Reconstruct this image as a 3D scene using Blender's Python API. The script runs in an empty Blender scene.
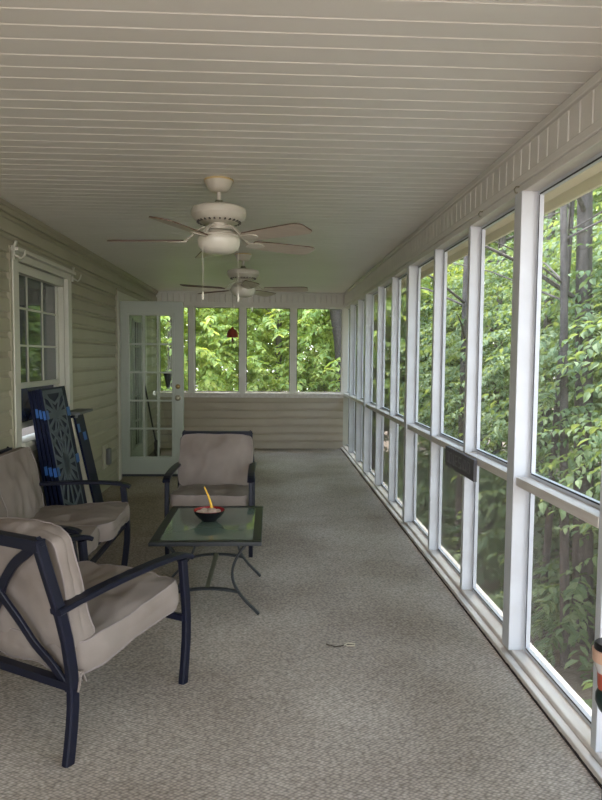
import bpy, bmesh, math, random
from mathutils import Vector, Matrix, noise
random.seed(7)
PI = math.pi
S = bpy.context.scene
C = S.collection
V = Vector

# ------------------------------------------------------------------ materials
def newmat(name):
    m = bpy.data.materials.new(name); m.use_nodes = True
    nt = m.node_tree; b = nt.nodes['Principled BSDF']
    return m, nt, b

def noise_mix(nt, b, c1, c2, scale, detail=4, lo=.35, hi=.65, coord='Object', vscale=None):
    tc = nt.nodes.new('ShaderNodeTexCoord')
    src = tc.outputs[coord]
    if vscale:
        mp = nt.nodes.new('ShaderNodeMapping'); mp.inputs['Scale'].default_value = vscale
        nt.links.new(src, mp.inputs[0]); src = mp.outputs[0]
    n = nt.nodes.new('ShaderNodeTexNoise'); n.inputs['Scale'].default_value = scale; n.inputs['Detail'].default_value = detail
    nt.links.new(src, n.inputs['Vector'])
    r = nt.nodes.new('ShaderNodeValToRGB')
    r.color_ramp.elements[0].position = lo; r.color_ramp.elements[1].position = hi
    r.color_ramp.elements[0].color = (*c1, 1); r.color_ramp.elements[1].color = (*c2, 1)
    nt.links.new(n.outputs['Fac'], r.inputs[0])
    nt.links.new(r.outputs[0], b.inputs['Base Color'])
    return src, n, r

def bump(nt, b, hsock, strength, dist):
    bp = nt.nodes.new('ShaderNodeBump'); bp.inputs['Strength'].default_value = strength
    bp.inputs['Distance'].default_value = dist
    nt.links.new(hsock, bp.inputs['Height']); nt.links.new(bp.outputs[0], b.inputs['Normal'])

def simple(name, c, rough=.5, c2=None, scale=6, metal=0, bstr=0, bscale=80, bdist=.001, spec=.5, vscale=None):
    m, nt, b = newmat(name)
    b.inputs['Roughness'].default_value = rough; b.inputs['Metallic'].default_value = metal
    b.inputs['Specular IOR Level'].default_value = spec
    noise_mix(nt, b, c, c2 or tuple(x * .92 for x in c), scale, vscale=vscale)
    if bstr:
        tc = nt.nodes.new('ShaderNodeTexCoord'); n = nt.nodes.new('ShaderNodeTexNoise')
        n.inputs['Scale'].default_value = bscale; nt.links.new(tc.outputs['Object'], n.inputs['Vector'])
        bump(nt, b, n.outputs['Fac'], bstr, bdist)
    return m

M = {}
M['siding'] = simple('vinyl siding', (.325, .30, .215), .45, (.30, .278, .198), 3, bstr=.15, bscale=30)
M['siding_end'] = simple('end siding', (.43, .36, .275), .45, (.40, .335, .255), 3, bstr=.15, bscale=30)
M['ceil'] = simple('ceiling vinyl', (.72, .69, .64), .4, (.68, .65, .595), 1.2)
M['bead'] = simple('beadboard', (.70, .67, .62), .4, (.66, .63, .58), 3)
M['paint'] = simple('white paint', (.63, .65, .68), .4, (.57, .58, .60), 5, bstr=.1, bscale=60)
M['sill'] = simple('weathered sill', (.72, .68, .64), .5, (.62, .56, .51), 8, vscale=(3, .5, 3))
M['casing'] = simple('casing', (.50, .49, .41), .4, (.46, .45, .375), 4)
M['alu'] = simple('screen frame', (.60, .62, .66), .35, (.55, .57, .61), 5)
M['spline'] = simple('black spline', (.02, .02, .025), .6)
M['door'] = simple('door paint', (.345, .37, .305), .35, (.32, .345, .285), 2)
M['brass'] = simple('aged brass', (.32, .22, .10), .35, metal=1)
M['nickel'] = simple('dull nickel', (.22, .20, .14), .38, metal=1)
M['frame'] = simple('dark patio metal', (.006, .007, .018), .45, (.005, .006, .014), 20, spec=.3)
M['slate'] = simple('slate', (.05, .065, .085), .5)
M['table_metal'] = simple('table metal', (.014, .016, .018), .4, (.010, .012, .014), 15)
M['olive'] = simple('olive bar', (.14, .135, .09), .5)
M['fan'] = simple('fan enamel', (.56, .52, .44), .35, (.52, .48, .40), 6)
M['fan_gold'] = simple('fan ring', (.50, .37, .16), .4)
M['vent'] = simple('fan vents', (.07, .06, .05), .6)
M['fan_glass'] = simple('frosted bowl', (.70, .66, .57), .25)
M['blade'] = simple('blade', (.50, .43, .35), .4, (.44, .37, .30), 3, vscale=(1, 12, 1))
M['blade_top'] = simple('blade edge', (.10, .05, .03), .5)
M['black'] = simple('black glaze', (.008, .008, .01), .12)
M['red'] = simple('red lacquer', (.30, .015, .02), .25)
M['stone'] = simple('pale pebble', (.50, .40, .33), .6, (.38, .28, .22), 30)
M['yellow'] = simple('yellow plastic', (.75, .42, .02), .4)
M['redbell'] = simple('red clay', (.28, .035, .02), .6, (.2, .025, .015), 20)
M['wood'] = simple('brown wood', (.16, .09, .04), .6)
M['navy'] = simple('navy wrapped panel', (.004, .007, .026), .5, (.003, .005, .02), 5, spec=.15)
M['cutout'] = simple('grey cutout', (.11, .13, .145), .6, (.09, .11, .125), 9, spec=.2)
M['tape'] = simple('blue tape', (.02, .10, .33), .5, (.018, .085, .28), 10)
M['cream'] = simple('cream strip', (.46, .42, .32), .6)
M['greybar'] = simple('grey bar', (.11, .12, .12), .5)
M['outlet'] = simple('outlet grey', (.13, .13, .12), .5)
M['outlet2'] = simple('outlet block', (.42, .39, .30), .5)
M['sign'] = simple('sign board', (.10, .094, .104), .6, (.085, .08, .09), 12)
M['letter'] = simple('sign letters', (.17, .17, .175), .7)
M['bark'] = simple('bark', (.14, .12, .108), .9, (.07, .06, .054), 6, bstr=.8, bscale=14, bdist=.03, vscale=(3, 3, .5))
M['bark_dark'] = simple('dark bark', (.055, .045, .038), .9, (.025, .02, .018), 6, bstr=.8, bscale=14, bdist=.03, vscale=(3, 3, .5))
M['green'] = simple('dark green plastic', (.012, .03, .028), .35)
M['jarglass'] = simple('jar', (.55, .52, .50), .2)
M['jarred'] = simple('jar red', (.36, .07, .04), .4)
M['jarpeach'] = simple('jar peach', (.58, .36, .25), .4)
M['twig'] = simple('twig', (.50, .44, .33), .8)
M['twigdark'] = simple('twig dark', (.05, .035, .025), .8)
M['eave'] = simple('eave', (.78, .73, .56), .5, (.72, .67, .50), 3)
M['bristle'] = simple('bristles', (.05, .04, .035), .9)
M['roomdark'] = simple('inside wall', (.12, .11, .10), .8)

def fabric():
    m, nt, b = newmat('cushion fabric')
    b.inputs['Roughness'].default_value = .95; b.inputs['Specular IOR Level'].default_value = .1
    src, n, r = noise_mix(nt, b, (.19, .155, .13), (.265, .225, .198), 3.2, 6, .3, .7)
    w = nt.nodes.new('ShaderNodeTexNoise'); w.inputs['Scale'].default_value = 220
    nt.links.new(src, w.inputs['Vector']); bump(nt, b, w.outputs['Fac'], .25, .002)
    return m
M['fabric'] = fabric()
M['piping'] = simple('piping', (.24, .20, .185), .9)

def carpet():
    m, nt, b = newmat('woven carpet')
    b.inputs['Roughness'].default_value = 1; b.inputs['Specular IOR Level'].default_value = 0
    tc = nt.nodes.new('ShaderNodeTexCoord')
    big = nt.nodes.new('ShaderNodeTexNoise'); big.inputs['Scale'].default_value = 1.1; big.inputs['Detail'].default_value = 5
    nt.links.new(tc.outputs['Object'], big.inputs['Vector'])
    r = nt.nodes.new('ShaderNodeValToRGB'); r.color_ramp.elements[0].position = .34; r.color_ramp.elements[1].position = .62
    r.color_ramp.elements[0].color = (.36, .295, .24, 1); r.color_ramp.elements[1].color = (.52, .445, .375, 1)
    nt.links.new(big.outputs['Fac'], r.inputs[0])
    mp = nt.nodes.new('ShaderNodeMapping'); mp.inputs['Rotation'].default_value = (0, 0, .7); mp.inputs['Scale'].default_value = (1, 1.5, 1)
    nt.links.new(tc.outputs['Object'], mp.inputs[0])
    vo = nt.nodes.new('ShaderNodeTexVoronoi'); vo.inputs['Scale'].default_value = 62; vo.inputs['Randomness'].default_value = .45
    nt.links.new(mp.outputs[0], vo.inputs['Vector'])
    vr = nt.nodes.new('ShaderNodeValToRGB'); vr.color_ramp.elements[0].position = .1; vr.color_ramp.elements[1].position = .75
    vr.color_ramp.elements[0].color = (1.12, 1.12, 1.12, 1); vr.color_ramp.elements[1].color = (.48, .48, .48, 1)
    nt.links.new(vo.outputs['Distance'], vr.inputs[0])
    wn = nt.nodes.new('ShaderNodeTexNoise'); wn.inputs['Scale'].default_value = 45; wn.inputs['Detail'].default_value = 3
    nt.links.new(tc.outputs['Object'], wn.inputs['Vector'])
    wr = nt.nodes.new('ShaderNodeValToRGB'); wr.color_ramp.elements[0].position = .3; wr.color_ramp.elements[1].position = .7
    wr.color_ramp.elements[0].color = (.84, .84, .84, 1); wr.color_ramp.elements[1].color = (1.1, 1.1, 1.1, 1)
    nt.links.new(wn.outputs['Fac'], wr.inputs[0])
    a = nt.nodes.new('ShaderNodeMixRGB'); a.blend_type = 'MULTIPLY'; a.inputs[0].default_value = 1
    a2 = nt.nodes.new('ShaderNodeMixRGB'); a2.blend_type = 'MULTIPLY'; a2.inputs[0].default_value = 1
    nt.links.new(r.outputs[0], a.inputs[1]); nt.links.new(vr.outputs[0], a.inputs[2])
    nt.links.new(a.outputs[0], a2.inputs[1]); nt.links.new(wr.outputs[0], a2.inputs[2])
    nt.links.new(a2.outputs[0], b.inputs['Base Color'])
    bump(nt, b, vo.outputs['Distance'], -.6, .006)
    return m
M['carpet'] = carpet()
M['carpet_edge'] = simple('carpet edge', (.055, .04, .04), .95, (.03, .022, .022), 60)

def screenmat(name, cover, col):
    # insect screen: an open weave, its covered share grows as it is seen more obliquely
    m = bpy.data.materials.new(name); m.use_nodes = True; nt = m.node_tree; nt.nodes.clear()
    out = nt.nodes.new('ShaderNodeOutputMaterial'); mix = nt.nodes.new('ShaderNodeMixShader')
    tr = nt.nodes.new('ShaderNodeBsdfTransparent'); df = nt.nodes.new('ShaderNodeBsdfDiffuse')
    df.inputs['Color'].default_value = (*col, 1)
    g = nt.nodes.new('ShaderNodeNewGeometry')
    dot = nt.nodes.new('ShaderNodeVectorMath'); dot.operation = 'DOT_PRODUCT'
    nt.links.new(g.outputs['Normal'], dot.inputs[0]); nt.links.new(g.outputs['Incoming'], dot.inputs[1])
    ab = nt.nodes.new('ShaderNodeMath'); ab.operation = 'ABSOLUTE'; nt.links.new(dot.outputs['Value'], ab.inputs[0])
    mx = nt.nodes.new('ShaderNodeMath'); mx.operation = 'MAXIMUM'; mx.inputs[1].default_value = .05; nt.links.new(ab.outputs[0], mx.inputs[0])
    dv = nt.nodes.new('ShaderNodeMath'); dv.operation = 'DIVIDE'; dv.inputs[0].default_value = 1; nt.links.new(mx.outputs[0], dv.inputs[1])
    pw = nt.nodes.new('ShaderNodeMath'); pw.operation = 'POWER'; pw.inputs[0].default_value = 1 - cover; nt.links.new(dv.outputs[0], pw.inputs[1])
    sb = nt.nodes.new('ShaderNodeMath'); sb.operation = 'SUBTRACT'; sb.inputs[0].default_value = 1; nt.links.new(pw.outputs[0], sb.inputs[1])
    # faint diagonal weave seen in the mesh
    tc = nt.nodes.new('ShaderNodeTexCoord'); mp = nt.nodes.new('ShaderNodeMapping'); mp.inputs['Rotation'].default_value = (.62, 0, 0)
    nt.links.new(tc.outputs['Object'], mp.inputs[0])
    wv = nt.nodes.new('ShaderNodeTexWave'); wv.bands_direction = 'Z'; wv.inputs['Scale'].default_value = 32; wv.inputs['Distortion'].default_value = .3
    nt.links.new(mp.outputs[0], wv.inputs['Vector'])
    mr = nt.nodes.new('ShaderNodeMapRange'); mr.inputs[3].default_value = .94 if cover > .14 else .98; mr.inputs[4].default_value = 1.06 if cover > .14 else 1.02
    nt.links.new(wv.outputs['Fac'], mr.inputs[0])
    mu = nt.nodes.new('ShaderNodeMath'); mu.operation = 'MULTIPLY'; mu.use_clamp = True
    nt.links.new(sb.outputs[0], mu.inputs[0]); nt.links.new(mr.outputs[0], mu.inputs[1])
    nt.links.new(mu.outputs[0], mix.inputs[0]); nt.links.new(tr.outputs[0], mix.inputs[1]); nt.links.new(df.outputs[0], mix.inputs[2])
    nt.links.new(mix.outputs[0], out.inputs[0])
    return m
M['screen'] = screenmat('fine insect screen', .12, (.42, .43, .42))
M['screen_low'] = screenmat('dense pet screen', .22, (.34, .32, .33))

def glassmat(name, tint, trans):
    m = bpy.data.materials.new(name); m.use_nodes = True; nt = m.node_tree; nt.nodes.clear()
    out = nt.nodes.new('ShaderNodeOutputMaterial'); mix = nt.nodes.new('ShaderNodeMixShader')
    tr = nt.nodes.new('ShaderNodeBsdfTransparent'); tr.inputs[0].default_value = (*trans, 1)
    gl = nt.nodes.new('ShaderNodeBsdfGlossy'); gl.inputs['Roughness'].default_value = .02; gl.inputs['Color'].default_value = (*tint, 1)
    fr = nt.nodes.new('ShaderNodeFresnel'); fr.inputs['IOR'].default_value = 1.5
    nt.links.new(fr.outputs[0], mix.inputs[0]); nt.links.new(tr.outputs[0], mix.inputs[1]); nt.links.new(gl.outputs[0], mix.inputs[2])
    nt.links.new(mix.outputs[0], out.inputs[0])
    return m
M['glass'] = glassmat('clear door glass', (1, 1, 1), (.86, .90, .86))
M['winglass'] = simple('window glass', (.05, .062, .06), .04, spec=.9)
M['winblue'] = simple('lower window glass', (.016, .03, .11), .15, spec=.25)
M['tableglass'] = simple('table glass', (.12, .16, .13), .07, (.105, .145, .115), 3, spec=.9)

def leafmat(name, c1, c2, c3, tl=.4):
    m = bpy.data.materials.new(name); m.use_nodes = True; nt = m.node_tree; nt.nodes.clear()
    out = nt.nodes.new('ShaderNodeOutputMaterial'); mix = nt.nodes.new('ShaderNodeMixShader'); mix.inputs[0].default_value = tl
    g = nt.nodes.new('ShaderNodeNewGeometry'); r = nt.nodes.new('ShaderNodeValToRGB')
    e = r.color_ramp.elements; e[0].color = (*c1, 1); e[1].color = (*c3, 1); x = e.new(.55); x.color = (*c2, 1)
    nt.links.new(g.outputs['Random Per Island'], r.inputs[0])
    d = nt.nodes.new('ShaderNodeBsdfPrincipled'); d.inputs['Roughness'].default_value = .6; d.inputs['Specular IOR Level'].default_value = .2
    t = nt.nodes.new('ShaderNodeBsdfTranslucent')
    hs = nt.nodes.new('ShaderNodeMixRGB'); hs.blend_type = 'MULTIPLY'; hs.inputs[0].default_value = 1; hs.inputs[2].default_value = (1.5, 1.35, .5, 1)
    nt.links.new(r.outputs[0], d.inputs['Base Color']); nt.links.new(r.outputs[0], hs.inputs[1]); nt.links.new(hs.outputs[0], t.inputs[0])
    nt.links.new(d.outputs[0], mix.inputs[1]); nt.links.new(t.outputs[0], mix.inputs[2]); nt.links.new(mix.outputs[0], out.inputs[0])
    return m
M['leaf'] = leafmat('woodland leaves', (.135, .215, .115), (.19, .27, .15), (.28, .36, .215))
M['leaf_sun_paint'] = leafmat('leaves painted sunlit', (.26, .37, .15), (.37, .48, .19), (.52, .58, .25), .5)  # paler copy of the woodland leaves, sunlight put into the colour

def groundmat():
    m, nt, b = newmat('leaf litter'); b.inputs['Roughness'].default_value = 1
    noise_mix(nt, b, (.24, .18, .145), (.36, .28, .23), 9, 8)
    return m
M['litter'] = groundmat()

# ------------------------------------------------------------------ mesh helpers
def box(bm, x0, x1, y0, y1, z0, z1, mat=None):
    vs = [bm.verts.new((x, y, z)) for x in (x0, x1) for y in (y0, y1) for z in (z0, z1)]
    for f in ((0, 1, 3, 2), (4, 6, 7, 5), (0, 4, 5, 1), (2, 3, 7, 6), (0, 2, 6, 4), (1, 5, 7, 3)):
        bm.faces.new([vs[i] for i in f])
    if mat is not None:
        for v in vs: v.co = mat @ v.co

def frames(pts, side):
    out = []
    n = len(pts)
    for i in range(n):
        t = (pts[min(i + 1, n - 1)] - pts[max(i - 1, 0)]).normalized()
        s = V(side); s = (s - t * s.dot(t)).normalized()
        out.append((s, t.cross(s)))
    return out

def sweep(bm, pts, w, t, side, closed=False):
    """rectangular bar along a polyline; w across 'side', t across the other way"""
    pts = [V(p) for p in pts]; rings = []
    for p, (s, n) in zip(pts, frames(pts, side)):
        b = min(w, t) * .18
        prof = [(-w/2+b, -t/2), (w/2-b, -t/2), (w/2, -t/2+b), (w/2, t/2-b), (w/2-b, t/2), (-w/2+b, t/2), (-w/2, t/2-b), (-w/2, -t/2+b)]
        rings.append([bm.verts.new(p + s * a + n * c) for a, c in prof])
    for a, c in zip(rings, rings[1:]):
        for k in range(8): bm.faces.new((a[k], a[(k+1) % 8], c[(k+1) % 8], c[k]))
    bm.faces.new(rings[0][::-1]); bm.faces.new(rings[-1])

def tube(bm, pts, r, n=8, closed=False, r2=None):
    pts = [V(p) for p in pts]; rings = []; N = len(pts)
    s = None
    for i, p in enumerate(pts):
        if closed: t = (pts[(i+1) % N] - pts[i-1]).normalized()
        else: t = (pts[min(i+1, N-1)] - pts[max(i-1, 0)]).normalized()
        if s is None: s = t.orthogonal().normalized()
        else: s = (s - t * s.dot(t)).normalized()
        q = t.cross(s); rr = r if r2 is None else r + (r2 - r) * i / (N-1)
        rings.append([bm.verts.new(p + (s * math.cos(2*PI*k/n) + q * math.sin(2*PI*k/n)) * rr) for k in range(n)])
    pairs = list(zip(rings, rings[1:])) + ([(rings[-1], rings[0])] if closed else [])
    for a, c in pairs:
        for k in range(n): bm.faces.new((a[k], a[(k+1) % n], c[(k+1) % n], c[k]))
    if not closed: bm.faces.new(rings[0][::-1]); bm.faces.new(rings[-1])

def lathe(bm, prof, n=32, off=(0, 0, 0)):
    off = V(off); rings = []
    for r, z in prof:
        if r < 1e-5: rings.append([bm.verts.new(off + V((0, 0, z)))])
        else: rings.append([bm.verts.new(off + V((r*math.cos(2*PI*k/n), r*math.sin(2*PI*k/n), z))) for k in range(n)])
    for a, c in zip(rings, rings[1:]):
        for k in range(n):
            q = [a[k % len(a)], a[(k+1) % len(a)], c[(k+1) % len(c)], c[k % len(c)]]
            q2 = list(dict.fromkeys(q))
            if len(q2) > 2: bm.faces.new(q2)

def obj(name, bm, mat, parent=None, smooth=False, loc=None, bevel=0):
    me = bpy.data.meshes.new(name)
    bmesh.ops.recalc_face_normals(bm, faces=bm.faces)
    bm.to_mesh(me); bm.free()
    if isinstance(mat, (list, tuple)):
        for q in mat: me.materials.append(q)
    else: me.materials.append(mat)
    if smooth:
        for p in me.polygons: p.use_smooth = True
        me.set_sharp_from_angle(angle=math.radians(40))
    o = bpy.data.objects.new(name, me); C.objects.link(o)
    if parent: o.parent = parent
    if loc: o.location = loc
    if bevel:
        b = o.modifiers.new('bevel', 'BEVEL'); b.width = bevel; b.segments = 2; b.limit_method = 'ANGLE'
    return o

def BM(): return bmesh.new()
def bx(name, mat, parent, *d, bevel=0):
    bm = BM(); box(bm, *d); return obj(name, bm, mat, parent, bevel=bevel)

def thing(name, label, cat, loc=(0, 0, 0), rz=0, group=None):
    o = bpy.data.objects.new(name, None); C.objects.link(o)
    o.location = loc; o.rotation_euler = (0, 0, rz); o.empty_display_size = .1
    o['label'] = label; o['category'] = cat
    if group: o['group'] = group
    return o
def tag(o, label, cat, group=None):
    o['label'] = label; o['category'] = cat
    if group: o['group'] = group
    return o
def struct(name, loc=(0, 0, 0), label=None):
    o = bpy.data.objects.new(name, None); C.objects.link(o); o.location = loc; o['kind'] = 'structure'
    if label: o['label'] = label
    return o
def dup(o, parent=None):
    c = o.copy(); C.objects.link(c); c.parent = parent
    for ch in list(o.children): dup(ch, c)
    return c

# ------------------------------------------------------------------ dimensions
XL, XR, YN, YB, H = -1.775, 1.165, -1.4, 10.30, 2.465
PY = [3.0 + .816 * k for k in range(-5, 10)]          # posts of the long screen wall (near edge)
MAIN = {0, 3, 6, 9, -3}

# ------------------------------------------------------------------ floor
bm = BM(); box(bm, XL - .1, 1.132, YN, YB + .02, -.02, 0)
fl = obj('floor', bm, M['carpet']); fl['kind'] = 'structure'
bm = BM(); box(bm, XL - .15, 1.31, YN, YB + .15, -.25, -.021)
o = obj('subfloor', bm, M['sill'], fl)
bm = BM()      # frayed dark edge of the carpet
y = YN
while y < YB:
    w = .004 + .005 * random.random(); box(bm, 1.128, 1.132 + w, y, y + .03, -.02, .006 + .003 * random.random()); y += .03
obj('carpet_edge', bm, M['carpet_edge'], fl)

# ------------------------------------------------------------------ grooved boards
def grooved(bm, u0, u1, v0, v1, period, put, depth=.006, gw=.013):
    """sheet with V grooves every 'period' entries along u, put(u, v, out) -> point"""
    us = [(u0, 0)]; u = u0; k = 0
    while True:
        u += period[k % len(period)]; k += 1
        if u > u1 - gw: break
        us += [(u - gw/2, 0), (u - gw*.12, depth), (u + gw*.12, depth), (u + gw/2, 0)]
    us.append((u1, 0))
    rows = [[bm.verts.new(put(a, v, d)) for a, d in us] for v in (v0, v1)]
    for i in range(len(us) - 1): bm.faces.new((rows[0][i], rows[0][i+1], rows[1][i+1], rows[1][i]))

bm = BM()
grooved(bm, YN, YB, XL, XR + .02, (.112, .096, .092), lambda u, v, d: (v, u, H + d), .0045, .010)
ce = obj('ceiling', bm, M['ceil']); ce['kind'] = 'structure'
bx('roof_deck', M['bead'], ce, XL - .6, 1.52, YN - .3, YB + .5, H + .02, H + .16)

# ------------------------------------------------------------------ siding
def siding(bm, a0, a1, zlo, zhi, e, zb, put):
    """horizontal lap siding over [a0,a1] x [zlo,zhi]; put(a, out, z)"""
    pts = []
    k = math.floor((zlo - zb) / e) - 1
    while zb + k * e < zhi + e:
        b = zb + k * e
        pts += [(b, .001), (b + .0005, .021), (b + .006, .023), (b + e*.66, .017), (b + e*.74, .008), (b + e*.82, .003), (b + e - .0005, .001)]
        k += 1
    res = []
    for (z0, o0), (z1, o1) in zip(pts, pts[1:]):
        if z1 <= zlo or z0 >= zhi: continue
        if z0 < zlo: o0 += (o1 - o0) * (zlo - z0) / (z1 - z0); z0 = zlo
        if z1 > zhi: o1 = o0 + (o1 - o0) * (zhi - z0) / (z1 - z0); z1 = zhi
        if not res: res.append((z0, o0))
        res.append((z1, o1))
    A = [bm.verts.new(put(a0, o, z)) for z, o in res]; B = [bm.verts.new(put(a1, o, z)) for z, o in res]
    for i in range(len(res) - 1): bm.faces.new((A[i], B[i], B[i+1], A[i+1]))

WIN = (4.53, 5.825, .80, 2.155); DOOR = (7.58, 9.30, 0, 2.19)
wl = struct('wall_left')
bm = BM(); put = lambda a, o, z: (XL + o, a, z)
for a0, a1, z0, z1 in ((YN, WIN[0], 0, H), (WIN[0], WIN[1], 0, WIN[2]), (WIN[0], WIN[1], WIN[3], H), (WIN[1], DOOR[0], 0, H),
                       (DOOR[0], DOOR[1], DOOR[3], H), (DOOR[1], YB, 0, H)):
    siding(bm, a0, a1, z0, z1, .132, .022, put)
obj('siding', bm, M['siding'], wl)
bm = BM()
for a0, a1, z0, z1 in ((YN, WIN[0]+.1, 0, H), (WIN[0]+.1, WIN[1]-.1, 0, WIN[2]), (WIN[0]+.1, WIN[1]-.1, WIN[3]-.1, H), (WIN[1]-.1, DOOR[0]+.1, 0, H),
                       (DOOR[0]+.1, DOOR[1]-.1, DOOR[3]-.09, H), (DOOR[1]-.1, YB + .1, 0, H)):
    box(bm, XL - .14, XL, a0, a1, z0 - .02, z1)
obj('sheathing', bm, M['casing'], wl)
bm = BM(); sweep(bm, [(XL + .017, YN, H - .018), (XL + .017, YB, H - .018)], .034, .036, (1, 0, 0))
for a_, b_, zz0, zz1 in ((WIN[0]-.03, WIN[0], WIN[2]-.04, WIN[3]+.03), (WIN[1], WIN[1]+.03, WIN[2]-.04, WIN[3]+.03), (DOOR[0]-.03, DOOR[0], 0, DOOR[3]+.03), (DOOR[1], DOOR[1]+.03, 0, DOOR[3]+.03)):
    bm2 = BM(); box(bm2, XL, XL + .027, a_, b_, zz0, zz1); obj('channel', bm2, M['siding'], wl)
o = obj('trim_1', bm, M['siding'], None); o['kind'] = 'structure'
# corner post of the end wall
bx('corner_post', M['bead'], wl, XL + .0, XL + .05, YB - .05, YB + .0, 0, H - .04)

# rooms behind the glass, so the panes have something behind them
rm = struct('wall_interior')
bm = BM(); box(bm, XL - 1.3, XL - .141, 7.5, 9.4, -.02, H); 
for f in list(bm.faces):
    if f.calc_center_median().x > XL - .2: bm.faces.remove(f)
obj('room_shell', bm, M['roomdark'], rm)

# ------------------------------------------------------------------ left window
w1 = struct('window_1', (XL, 0, 0))
y0, y1, z0, z1 = WIN
bm = BM()
box(bm, .0, .036, y0, y0 + .10, z0, z1); box(bm, 0, .036, y1 - .10, y1, z0, z1)
box(bm, 0, .036, y0 + .10, y1 - .10, z1 - .05, z1)
obj('casing', bm, M['casing'], w1, bevel=.004)
bm = BM(); box(bm, -.02, .075, y0 - .012, y1 + .012, z1 - .002, z1 + .022); box(bm, 0, .055, y0, y1, z1 + .022, z1 + .034)
obj('head_cap', bm, M['casing'], w1, bevel=.003)
bm = BM(); box(bm, -.10, .06, y0 + .09, y1 - .09, z0, z0 + .035); box(bm, 0, .045, y0 - .01, y1 + .01, z0 - .05, z0 - .001)
obj('sill', bm, M['casing'], w1, bevel=.004)
iy0, iy1 = y0 + .10, y1 - .10
bm = BM()   # reveal
box(bm, -.12, 0, iy0 - .02, iy0 + .012, z0 + .035, z1 - .07); box(bm, -.12, 0, iy1 - .012, iy1 + .02, z0 + .035, z1 - .07); box(bm, -.12, 0, iy0, iy1, z1 - .055, z1 - .04)
obj('jamb', bm, M['casing'], w1)
def sash(zz0, zz1, xx, cols, rows, gm, st=.042):
    bm = BM(); a0, a1 = iy0 + .012, iy1 - .012
    box(bm, xx - .02, xx + .02, a0, a0 + st, zz0, zz1); box(bm, xx - .02, xx + .02, a1 - st, a1, zz0, zz1)
    box(bm, xx - .02, xx + .02, a0 + st, a1 - st, zz0, zz0 + st); box(bm, xx - .02, xx + .02, a0 + st, a1 - st, zz1 - st, zz1)
    for k in range(1, cols):
        y = a0 + st + (a1 - a0 - 2*st) * k / cols; box(bm, xx + .004, xx + .012, y - .008, y + .008, zz0 + st, zz1 - st)
    for k in range(1, rows):
        z = zz0 + st + (zz1 - zz0 - 2*st) * k / rows; box(bm, xx + .004, xx + .0125, a0 + st, a1 - st, z - .008, z + .008)
    s = obj('sash', bm, M['casing'], w1)
    bx('pane', gm, s, xx - .004, xx + .003, a0 + st, a1 - st, zz0 + st, zz1 - st)
    return s
sash(1.205, 2.108, -.062, 3, 3, M['winglass'])
sash(.905, 1.245, -.085, 1, 1, M['winblue'])
# curtain rod hooks above the two corners
for nm, yy in (('near', y0), ('far', y1)):
    bm = BM()
    sweep(bm, [(.045, yy, z1 - .06), (.05, yy, z1 + .03), (.06, yy, z1 + .065)], .03, .012, (0, 1, 0))
    tube(bm, [(.05, yy, z1 - .03), (.09, yy, z1 - .055), (.11, yy, z1 - .04), (.12, yy, z1 - .0)], .007, 6)
    o = obj('hook', bm, M['casing'], w1)

# ------------------------------------------------------------------ doors on the left wall
d2 = struct('door_2', (XL, 0, 0), 'closed white french door leaf behind the open door')
a0, a1, _, zt = DOOR
bm = BM()
box(bm, 0, .035, a0, a0 + .10, 0, zt - .10); box(bm, 0, .035, a1 - .10, a1, 0, zt - .10); box(bm, 0, .036, a0, a1, zt - .10, zt)
box(bm, -.13, 0, a0 + .08, a0 + .115, 0, zt - .09); box(bm, -.13, 0, a1 - .115, a1 - .08, 0, zt - .09); box(bm, -.13, 0, a0 + .1, a1 - .1, zt - .11, zt - .085)
obj('door_frame', bm, M['casing'], d2, bevel=.003)
bx('threshold', M['nickel'], d2, -.13, .02, a0 + .115, a1 - .115, -.01, .03)
def leaf_door(parent, W, Ht, glass, cols=3, rows=5):
    """leaf built in local x (0..W), thickness along y, z up from 0"""
    gx0, gx1, gz0, gz1 = W * .18, W * .822, .215, Ht - .165
    bm = BM(); t = .022
    box(bm, 0, gx0, -t, t, 0, Ht); box(bm, gx1, W, -t, t, 0, Ht); box(bm, gx0, gx1, -t, t, 0, gz0); box(bm, gx0, gx1, -t, t, gz1, Ht)
    p = obj('door_leaf', bm, M['door'], parent, bevel=.002)
    bm = BM(); f = .032
    for s in (-1, 1):
        u0, u1 = sorted((s * t, s * (t + .012)))
        box(bm, gx0 - f, gx0, u0, u1, gz0 - f, gz1 + f); box(bm, gx1, gx1 + f, u0, u1, gz0 - f, gz1 + f)
        box(bm, gx0, gx1, u0, u1, gz0 - f, gz0); box(bm, gx0, gx1, u0, u1, gz1, gz1 + f)
    obj('glazing_frame', bm, M['door'], parent, bevel=.003)
    bm = BM()
    for k in range(1, cols):
        x = gx0 + (gx1 - gx0) * k / cols; box(bm, x - .010, x + .010, -.019, -.0112, gz0, gz1); box(bm, x - .010, x + .010, .0, .012, gz0, gz1)
    for k in range(1, rows):
        z = gz0 + (gz1 - gz0) * k / rows; box(bm, gx0, gx1, -.0192, -.0112, z - .010, z + .010); box(bm, gx0, gx1, .0, .0122, z - .010, z + .010)
    obj('grille', bm, M['door'], parent)
    bx('glass_pane', glass, parent, gx0, gx1, -.011, -.0095, gz0, gz1)
# closed second leaf, in the wall plane, hinged at its far side
h2 = bpy.data.objects.new('closed_leaf', None); C.objects.link(h2); h2.parent = d2; h2.location = (-.03, a1 - .115, .035); h2.rotation_euler = (0, 0, -PI/2)
leaf_door(h2, .745, 2.035, M['winglass'])
bm = BM()
for z in (.3, 1.05, 1.8): tube(bm, [(.005, a1 - .118, z), (.005, a1 - .118, z + .10)], .008, 8)
obj('hinge', bm, M['vent'], d2)
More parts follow.
